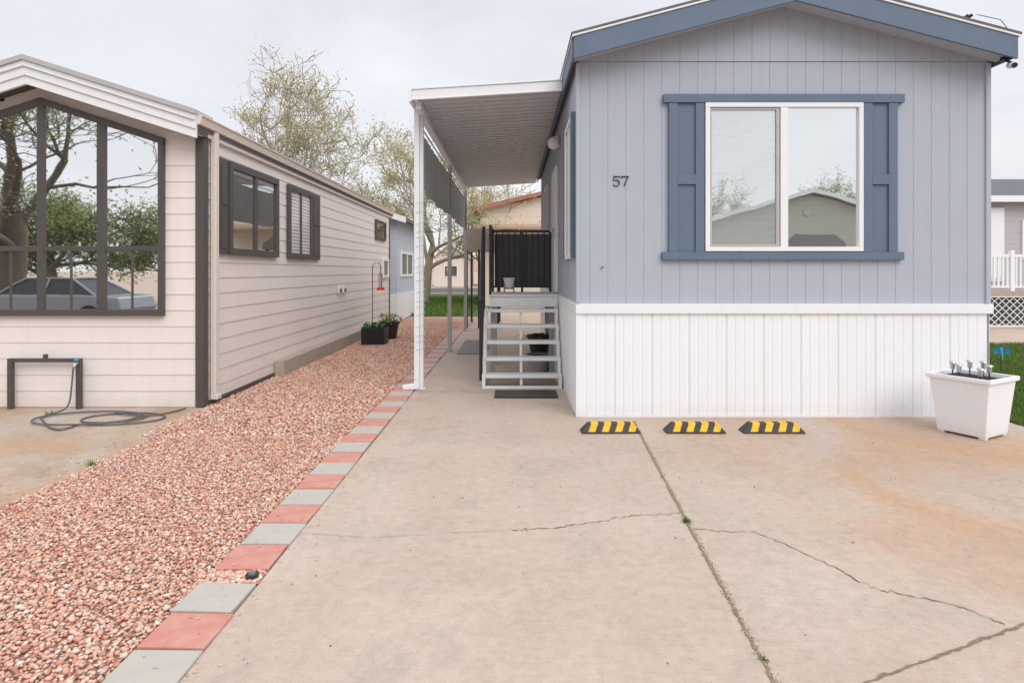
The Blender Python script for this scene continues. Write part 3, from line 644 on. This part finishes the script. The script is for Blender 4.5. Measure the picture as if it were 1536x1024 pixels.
st=empty('porch_stairs',(.15,8.9,0),'open grey metal stairs with five treads','stairs')
TZ=[.185,.40,.62,.84,1.06]; TY=[8.46,8.64,8.82,9.0,9.18]
for z,y in zip(TZ,TY):
    b=B(); b.box(SX0+.045,SX1-.045,y+.03,y+.235,z-.022,z-.002,1); b.box(SX0+.045,SX1-.045,y,y+.03,z-.045,z,0); b.make('tread',['tread','treadtop'],st,bevel=.003)
b=B()
for x in (SX0,SX1-.045):
    b.box(x,x+.045,8.42,8.46,0,TZ[0]+.02)
    for z,y,zp in zip(TZ[1:],TY[1:],TZ[:-1]):     # stepped side frame: riser post + side rail
        b.box(x+.001,x+.044,y-.005,y+.035,0.001,z+.005)
    for z,y in zip(TZ,TY): b.box(x+.004,x+.041,y+.036,min(y+.20,9.335),z-.05,z-.01)
    b.box(x+.003,x+.042,9.336,9.355,0,1.08); b.box(x+.006,x+.039,8.47,9.28,.0,.04)
b.box(SX0+.045,SX1-.045,8.42,8.455,.0,.035)
for z,y,z0 in zip(TZ,TY,[.035]+TZ[:-1]): b.box(.112,.148,y+.02,y+.05,z0,z-.045)
b.make('stringer','tread',st,bevel=.003)
b=B(); hx=SX0-.02
b.tube([(hx,9.36,1.0),(hx,9.36,2.32)],.024,8); b.tube([(hx,8.50,.10),(hx,8.50,1.30)],.024,8); b.tube([(hx,9.40,2.32),(hx,9.30,2.30),(hx,8.46,1.32),(hx,8.40,1.22)],.028,8); b.tube([(hx,9.36,1.35),(hx,8.5,.36)],.018,8)
for i in range(1,8):
    f=i/8; b.tube([(hx,8.5+.86*f,.36+.99*f),(hx,8.5+.86*f,1.36+.96*f)],.011,6)
b.make('handrail','black',st)
b=B(); b.box(-.23,.60,7.78,8.25,.003,.018)
for i in range(12): b.box(-.21+i*.066,-.18+i*.066,7.80,8.23,.018,.023)
b.make('doormat','black',loc=(.2,8,0),bevel=.004,label='black rubber doormat at foot of the stairs',category='mat')
b=B(); b.box(-1.1,-.5,11.9,14.2,.003,.016); b.make('doormat','dgrey',loc=(-.8,13,0),bevel=.004,label='dark grey runner mat under the awning',category='mat')
def pot(name,x,y,z,r0,r1,h,mt,label,cat='pot',plant=None,ground='soil',leaf='leafg'):
    e=empty(name,(x,y,z),label,cat); b=B()
    b.tube([(x,y,z),(x,y,z+h*.86),(x,y,z+h*.86),(x,y,z+h),(x,y,z+h)],[r0,r1*.95,r1*1.04,r1*1.06,r1*.92],24,0,False)
    b.add([(x+r0*math.cos(a*math.pi/12),y+r0*math.sin(a*math.pi/12),z) for a in range(24)],[tuple(range(24))]); b.make('bowl',mt,e,smooth=False)
    b=B(); b.cyl(x,y,z+h*.8,z+h*.9,r1*.93,r1*.93,20); b.make('soil',ground,e)
    if plant:
        n=260; P=np.c_[rng.normal(0,r1*.6,(n,2))+[x,y],rng.uniform(z+h*.9,z+h*.9+plant,n)]; V,F=leaves(P,.06); npmesh('foliage',V,F,leaf,e)
    return e
e=pot('planter',-.05,10.2,1.36,.065,.095,.17,'white','small white pot on a terracotta stand on the deck')
b=B()
for dx,dy in ((-.08,-.08),(.08,-.08),(-.08,.08),(.08,.08)): b.box(-.05+dx-.012,-.05+dx+.012,10.2+dy-.012,10.2+dy+.012,1.276,1.42)
b.box(-.12,.02,10.13,10.27,1.34,1.358); b.make('stand','terra',e)
pot('planter',.42,9.75,0,.15,.21,.30,'grey','round grey plant pot under the porch deck')
pot('planter',.46,10.2,.25,.14,.20,.30,'black','black plant pot behind the stairs',plant=.05,leaf='leafd')
b=B(); b.box(.3,.62,10.05,10.35,0,.25); b.make('crate','brown',loc=(.46,10.2,0),bevel=.01,label='low brown crate holding a black pot',category='crate')
# ------------------------------------------------------------------ wheel stops
stop=None
for cx,hl in ((1.007,.305),(1.866,.305),(2.66,.315)):
    if stop is None:
        b=B(); l=.305
        bot=[(-l,-.08),(l,-.08),(l,.08),(-l,.08)]; mid=[(-l+.01,-.075),(l-.01,-.075),(l-.01,.075),(-l+.01,.075)]; top=[(-l+.075,-.038),(l-.075,-.038),(l-.075,.038),(-l+.075,.038)]
        vs=[(x,y,0.002) for x,y in bot]+[(x,y,.022) for x,y in mid]+[(x,y,.10) for x,y in top]
        fs=[(3,2,1,0),(8,9,10,11)]+[(k*4+i,k*4+(i+1)%4,k*4+4+(i+1)%4,k*4+4+i) for k in range(2) for i in range(4)]
        b.add(vs,fs); ob=b.make('wheel_stop','yb',bevel=.006,label='black rubber wheel stop with slanted yellow stripes',category='wheel stop',group='wheel stops on the driveway'); stop=ob
    else:
        ob=stop.copy(); col.objects.link(ob)
    ob.location=(cx,6.16,0); ob.scale=(hl/.305,1,1); ob.rotation_euler=(0,0,rng.normal(0,.01))
# ------------------------------------------------------------------ white planter
pc=(4.68,6.12); e=empty('planter',(pc[0],pc[1],0),'square tapered white planter holding solar lights','planter')
ra=R(28)
def ring(h,z): return [(pc[0]-h,pc[1]-h,z),(pc[0]+h,pc[1]-h,z),(pc[0]+h,pc[1]+h,z),(pc[0]-h,pc[1]+h,z)]
prof=[(.215,.02),(.262,.52),(.265,.545),(.290,.56),(.290,.60),(.258,.60),(.25,.5)]
b=B(); vs=[]
for h,z in prof: vs+=ring(h,z)
fs=[(3,2,1,0)]+[(k*4+i,k*4+(i+1)%4,k*4+4+(i+1)%4,k*4+4+i) for k in range(len(prof)-1) for i in range(4)]
b.add(vs,fs)
for sx in (-1,1):
    for sy in (-1,1): b.box(pc[0]+sx*.18-.03,pc[0]+sx*.18+.03,pc[1]+sy*.18-.03,pc[1]+sy*.18+.03,0,.03)
b.rot(ra,pc).make('tub','skirt',e,bevel=.006)
b=B(); b.add(ring(.252,.56),[(0,1,2,3)]); b.rot(ra,pc).make('soil','soil',e)
first=None
for dx,dy,h in ((-.17,-.05,.66),(-.02,-.14,.63),(.04,.08,.68),(.13,-.06,.65),(.18,.08,.67),(-.1,.13,.66)):
    if first is None:
        ee=empty('solar_light',(0,0,0),'small silver solar stake light in the white planter','solar light',group='solar lights in the planter')
        b=B(); b.cyl(0,0,-.12,-.03,.006,.006,8); b.make('stake','black',ee)
        b=B(); b.cyl(0,0,-.03,.035,.020,.024,14); b.make('lens','silver',ee,smooth=False)
        b=B(); b.cyl(0,0,.036,.05,.036,.030,16); b.make('cap','silver',ee); first=ee; kids=list(ee.children)
    else:
        ee=first.copy(); col.objects.link(ee)
        for kx in kids: c=kx.copy(); c.parent=ee; col.objects.link(c)
    ee.location=(pc[0]+dx,pc[1]+dy,h)
e=empty('garden_ornament',(5.45,6.7,0),'turquoise dragonfly ornament on a thin stake','ornament')
b=B(); b.tube([(5.45,6.7,0),(5.45,6.7,.72)],.005,6); b.make('stake','black',e)
b=B(); b.tube([(5.45,6.68,.66),(5.45,6.7,.80)],[.004,.012],8)
for s in (-1,1):
    for z in (.74,.77): b.add([(5.45,6.69,z),(5.45+s*.08,6.66,z+.035),(5.45+s*.10,6.69,z+.01),(5.45+s*.07,6.7,z-.015)],[(0,1,2,3)])
b.make('dragonfly','bluepl',e)
# ------------------------------------------------------------------ crate planters by cream home + feeder
e=empty('planter',(-3.06,13.6,0),'black lattice crate planter with green glass bottles','planter')
b=B(); x0,x1,y0,y1=-3.35,-2.83,13.35,13.8
for i in range(5):
    z=.02+i*.075; b.box(x0,x1,y0,y0+.02,z,z+.045); b.box(x0,x1,y1-.02,y1,z,z+.045); b.box(x0,x0+.02,y0+.02,y1-.02,z,z+.045); b.box(x1-.02,x1,y0+.02,y1-.02,z,z+.045)
for i in range(8): x=x0+i*(x1-x0-.03)/7; b.box(x,x+.03,y0-.01,y0-.001,0,.38)
b.box(x0+.025,x1-.025,y0+.025,y1-.025,.03,.32); b.make('crate','black',e)
for i in range(7):
    b=B(); xx=x0+.06+(i%4)*.13; yy=y0+.10+(i//4)*.2; b.tube([(xx,yy,.32),(xx,yy,.42),(xx,yy,.46)],[.035,.035,.02],12); b.make('bottle','greengl',e,smooth=True)
n=200;P=np.c_[rng.uniform(x0,x1,n),rng.uniform(y0,y1,n),rng.uniform(.33,.48,n)];V,F=leaves(P,.06);npmesh('foliage',V,F,'leafd',e)
e=pot('planter',-2.98,14.6,0,.17,.24,.42,'black','tall black pot with leafy green plant',plant=.22)
e=empty('bird_feeder',(-3.06,14,0),'red hummingbird feeder hanging from a hook','bird feeder')
b=B(); b.tube([(-3.25,14,0),(-3.25,14,1.75),(-3.2,14,1.83),(-3.1,14,1.83),(-3.06,14,1.76),(-3.06,14,1.6)],.009,8); b.make('hook','black',e)
b=B(); b.cyl(-3.06,14,1.56,1.6,.05,.03,16); b.cyl(-3.06,14,1.20,1.26,.10,.08,18); b.make('cap','redpl',e)
b=B(); b.cyl(-3.06,14,1.26,1.56,.045,.05,16); b.make('bottle','silver',e)
e=empty('patio_canopy',(-1.0,17.5,0),'brown fabric canopy on black metal posts','canopy')
b=B(); b.prism([(-1.4,2.25),(-.3,2.25),(-.3,2.4),(-.85,2.85),(-1.4,2.85)],'y',17.2,19.5); b.make('canopy_top','concf',e)
for x,y in ((-1.3,17.3),(-.95,17.3),(-.4,17.3),(-1.3,19.4),(-.4,19.4)):
    b=B(); b.box(x-.03,x+.03,y-.03,y+.03,0,2.25); b.make('post','black',e)
# ------------------------------------------------------------------ background homes
def home(x0,x1,y0,y1,zw,zp,wallm,roofm,trimm,label,wins=(),skirtz=0,ridge='y',ov=.35):
    cx=(x0+x1)/2; e=empty('house',(cx,(y0+y1)/2,0),label,'house')
    b=B()
    if ridge=='y': b.prism([(x0,0),(x1,0),(x1,zw),(cx,zp-.12),(x0,zw)],'y',y0,y1)
    else:
        cy=(y0+y1)/2; b.prism([(y0,0),(y1,0),(y1,zw),(cy,zp-.12),(y0,zw)],'x',x0,x1)
    b.make('wall',wallm,e)
    b=B(); f=B()
    if ridge=='y':
        sl=(zp-zw)/(cx-x0); zl=zw-sl*ov
        b.prism([(x0-ov,zl),(cx,zp),(x1+ov,zl),(x1+ov,zl+.12),(cx,zp+.12),(x0-ov,zl+.12)],'y',y0-ov+.03,y1+ov)
        yf=(y1+ov+.02,y1+ov+.05) if y0<0 else (y0-ov-.02,y0-ov+.028)
        f.prism([(x0-ov,zl-.06),(cx,zp-.06),(x1+ov,zl-.06),(x1+ov,zl+.13),(cx,zp+.13),(x0-ov,zl+.13)],'y',*yf)
    else:
        sl=(zp-zw)/(cy-y0); zl=zw-sl*ov
        b.prism([(y0-ov,zl),(cy,zp),(y1+ov,zl),(y1+ov,zl+.12),(cy,zp+.12),(y0-ov,zl+.12)],'x',x0-ov,x1+ov)
        f.box(x0-ov,x1+ov,y0-ov-.04,y0-ov-.003,zl-.06,zl+.14)
    b.make('roof',roofm,e); f.make('fascia',trimm,e)
    if skirtz:
        s=B(); s.box(x0-.02,x1+.02,y0-.02,y1+.02,0,skirtz); s.make('skirting','white',e)
    for (ax,pl,a0,a1,z0,z1,ow) in wins: window(e,pl,ax,a0,a1,z0,z1,'white',['glassD','glassD'],.08,.05,ow,mull=.06)
    return e
home(-7.8,-3.75,19.6,25.5,3.35,4.0,'bluelap','shingle','white','pale blue lap-sided home with white skirting',[('y',-3.75,20.2,22.6,1.45,2.3,1)],skirtz=.9)
tan=home(-1.5,6.2,28,38,4.5,5.4,'tanwall','tanroof','redtrim','tan lap-sided house with red roof trim',[('x',28,-.5,.9,1.2,2.5,-1)])
b=B(); b.prism([(26.6,3.5),(28,3.72),(28,3.82),(26.6,3.62)],'x',-1.6,6); b.make('porch_roof','tanroof',tan)
home(-8,-4.6,62,72,3.2,4.4,'creamtrim','terra','white','small white house across the back road',[('x',62,-7,-5.6,1,2.2,-1)])
home(-3.2,2.5,66,74,3.4,5.0,'tanwall','redtrim','white','tan house with reddish roof across the back road',ridge='x')
home(-26,-12,40,50,3.6,5.4,'creamtrim','shingle','white','cream house with grey shingle roof behind trees',ridge='x')
gh=home(14.2,27,19.6,30,4.0,5.3,'greylap','dkshingle','white','grey-lilac home with dark shingle roof and white porch',[('x',19.6,16.6,17.9,2.0,3.3,-1)],skirtz=1.0,ridge='x')
b=B(); b.box(15.45,16.0,19.53,19.598,1.3,3.7); b.box(15.53,15.92,19.50,19.53,1.4,3.55); b.make('door','white',gh,bevel=.01)
b=B(); b.box(13.6,22,17.6,19.55,.92,1.05); b.make('porch_floor','concf',gh)
b=B(); b.box(13.6,22,17.62,17.68,2.05,2.13); b.box(13.6,22,17.62,17.68,1.15,1.2); x=13.6
while x<22: b.box(x,x+.05,17.63,17.67,1.2,2.05); x+=.13
for x in (13.55,14.6,16.3,18.2,20.1): b.box(x,x+.11,17.59,17.70,1.05,2.25)
b.make('porch_railing','white',gh)
b=B(); p=.22
for i in range(int(8.2/p)):
    x=13.6+i*p
    for k in range(4):
        z0=.05+k*.205
        b.add([(x,17.64,z0),(x+.035,17.64,z0),(x+p+.035,17.64,z0+.2),(x+p,17.64,z0+.2)],[(0,1,2,3)]); b.add([(x+p,17.66,z0),(x+p+.035,17.66,z0),(x+.035,17.66,z0+.2),(x,17.66,z0+.2)],[(0,1,2,3)])
b.box(13.55,22,17.62,17.68,.0,.05); b.box(13.55,22,17.62,17.68,.87,.915); b.make('lattice','white',gh)
b=B(); b.box(13.7,22,17.8,17.85,0,.9); b.make('crawl_space_wall','brown',gh)
home(9,13,44,54,3.5,4.8,'tanwall','shingle','white','distant tan house with grey roof')
# ------------------------------------------------------------------ across the street (seen in the window glass)
oh=home(8.2,19,-24,-14,3.75,5.25,'olivelap','oroof','white','olive lap-sided house across the street',())
b=B(); b.tube([(13.6,-13.99,4.35),(13.6,-13.95,4.35)],.20,24); b.make('gable_vent','olivelap',oh)
b=B(); b.prism([(12.4,0),(15.3,0),(15.3,2.9),(14.7,3.3),(13.0,3.3),(12.4,2.9)],'y',-13.995,-13.95); b.make('carport_opening','dgrey',oh)
home(-13,-8,-26,-15,3.2,4.2,'creamtrim','shingle','white','cream house across the street')
ce=empty('parked_car',(-13.4,-3.4,0),'grey sedan parked on the street','car')
x0,x1=-15.8,-11.1; yc=-3.4
b=B(); b.prism([(x0,.35),(x0+.05,.75),(x0+.9,.93),(x0+1.3,.97),(x1-1.0,.97),(x1-.1,.90),(x1,.55),(x1-.05,.3),(x0+.1,.28)],'y',yc-.88,yc+.88)
b.make('body','carpaint',ce,bevel=.05)
lo=[(x0+1.1,.95),(x1-.75,.95)]; hi=[(x0+1.85,1.43),(x1-1.55,1.43)]
b=B(); b.add([(lo[0][0],yc-.80,.95),(lo[1][0],yc-.80,.95),(lo[1][0],yc+.80,.95),(lo[0][0],yc+.80,.95),(hi[0][0],yc-.6,1.41),(hi[1][0],yc-.6,1.41),(hi[1][0],yc+.6,1.41),(hi[0][0],yc+.6,1.41)],[(0,1,5,4),(1,2,6,5),(2,3,7,6),(3,0,4,7),(4,5,6,7)]); b.make('window','black',ce)
b=B(); b.box(hi[0][0]-.02,hi[1][0]+.02,yc-.62,yc+.62,1.412,1.45)
for s in (-1,1):
    for xa,xb in ((lo[0][0],hi[0][0]),(x0+2.45,x0+2.5),(lo[1][0],hi[1][0])): b.tube([(xa,yc+s*.81,.95),(xb,yc+s*.61,1.43)],.035,6)
b.make('roof','carpaint',ce,bevel=.01)
for wx in (x0+.85,x1-.9):
    for s in (-1,1):
        b=B(); b.tube([(wx,yc+s*.70,.33),(wx,yc+s*.90,.33)],.33,24); wo=b.make('wheel','rubber',ce); b=B(); b.tube([(wx,yc+s*.90,.33),(wx,yc+s*.91,.33)],.2,18); b.make('rim','silver',wo)
# ------------------------------------------------------------------ trees
tree('tall spring tree with sparse yellow-green leaves behind the cream home',(-9.4,25,0),9.6,4.3,11,17000,.08,'leafy','barkl',.20,6,.14,.2,minr=.006,wide=1.15,kk=(3,3,4),wp=78)
tree('spring tree with pale green leaves on the lawn',(-4.6,31,0),8.5,4.0,23,13000,.09,'leafy','barkl',.16,5,.2,.2,minr=.008,wide=1.15,wp=80)
tree('spring tree with pale green leaves behind the porch',(-1.9,37,0),8.0,3.4,31,6000,.10,'leafy','barkl',.14,5,.2,.2,minr=.009)
tree('small leafy tree near the back road',(-8.5,42,0),6.5,3.8,5,5000,.12,'leafy','barkl',.12,5,.3,.2)
tree('large dark-limbed street tree in fresh leaf',(-20.3,-9.4,0),10.8,8.0,44,9000,.10,'leafg','bark',.27,5,.28,.2,lean=(.35,0))
tree('green leafy tree across the street',(-16.4,-15,0),4.8,3.0,52,4500,.13,'leafg','bark',.08,5,.35,.14)
tree('green leafy tree across the street',(-21.0,-13,0),5.6,4.4,53,15000,.14,'leafg','bark',.10,5,.4,.12)
tree('small reddish twiggy bush across the street',(-12.6,-12,0),3.4,2.2,57,900,.08,'leafy','terra',.05,5,.2,.10)
tree('bare-branched spring tree behind the olive house',(14.2,-27,0),7.6,3.4,61,7000,.11,'leafg','bark',.2,5,.15,.2)
tree('bare-branched spring tree behind the olive house',(22.0,-27,0),7.9,3.4,62,7000,.11,'leafg','bark',.2,5,.15,.2)
n=90; P=np.c_[rng.uniform(-1.2,4,n),rng.uniform(2.2,6.6,n),np.full(n,.008)]; V,F=leaves(P,.013); V[:,2]=np.clip(V[:,2],.002,.012); npmesh('leaf_litter',V,F,'crack',kind='stuff',label='tiny dry leaves scattered on the driveway',category='litter')
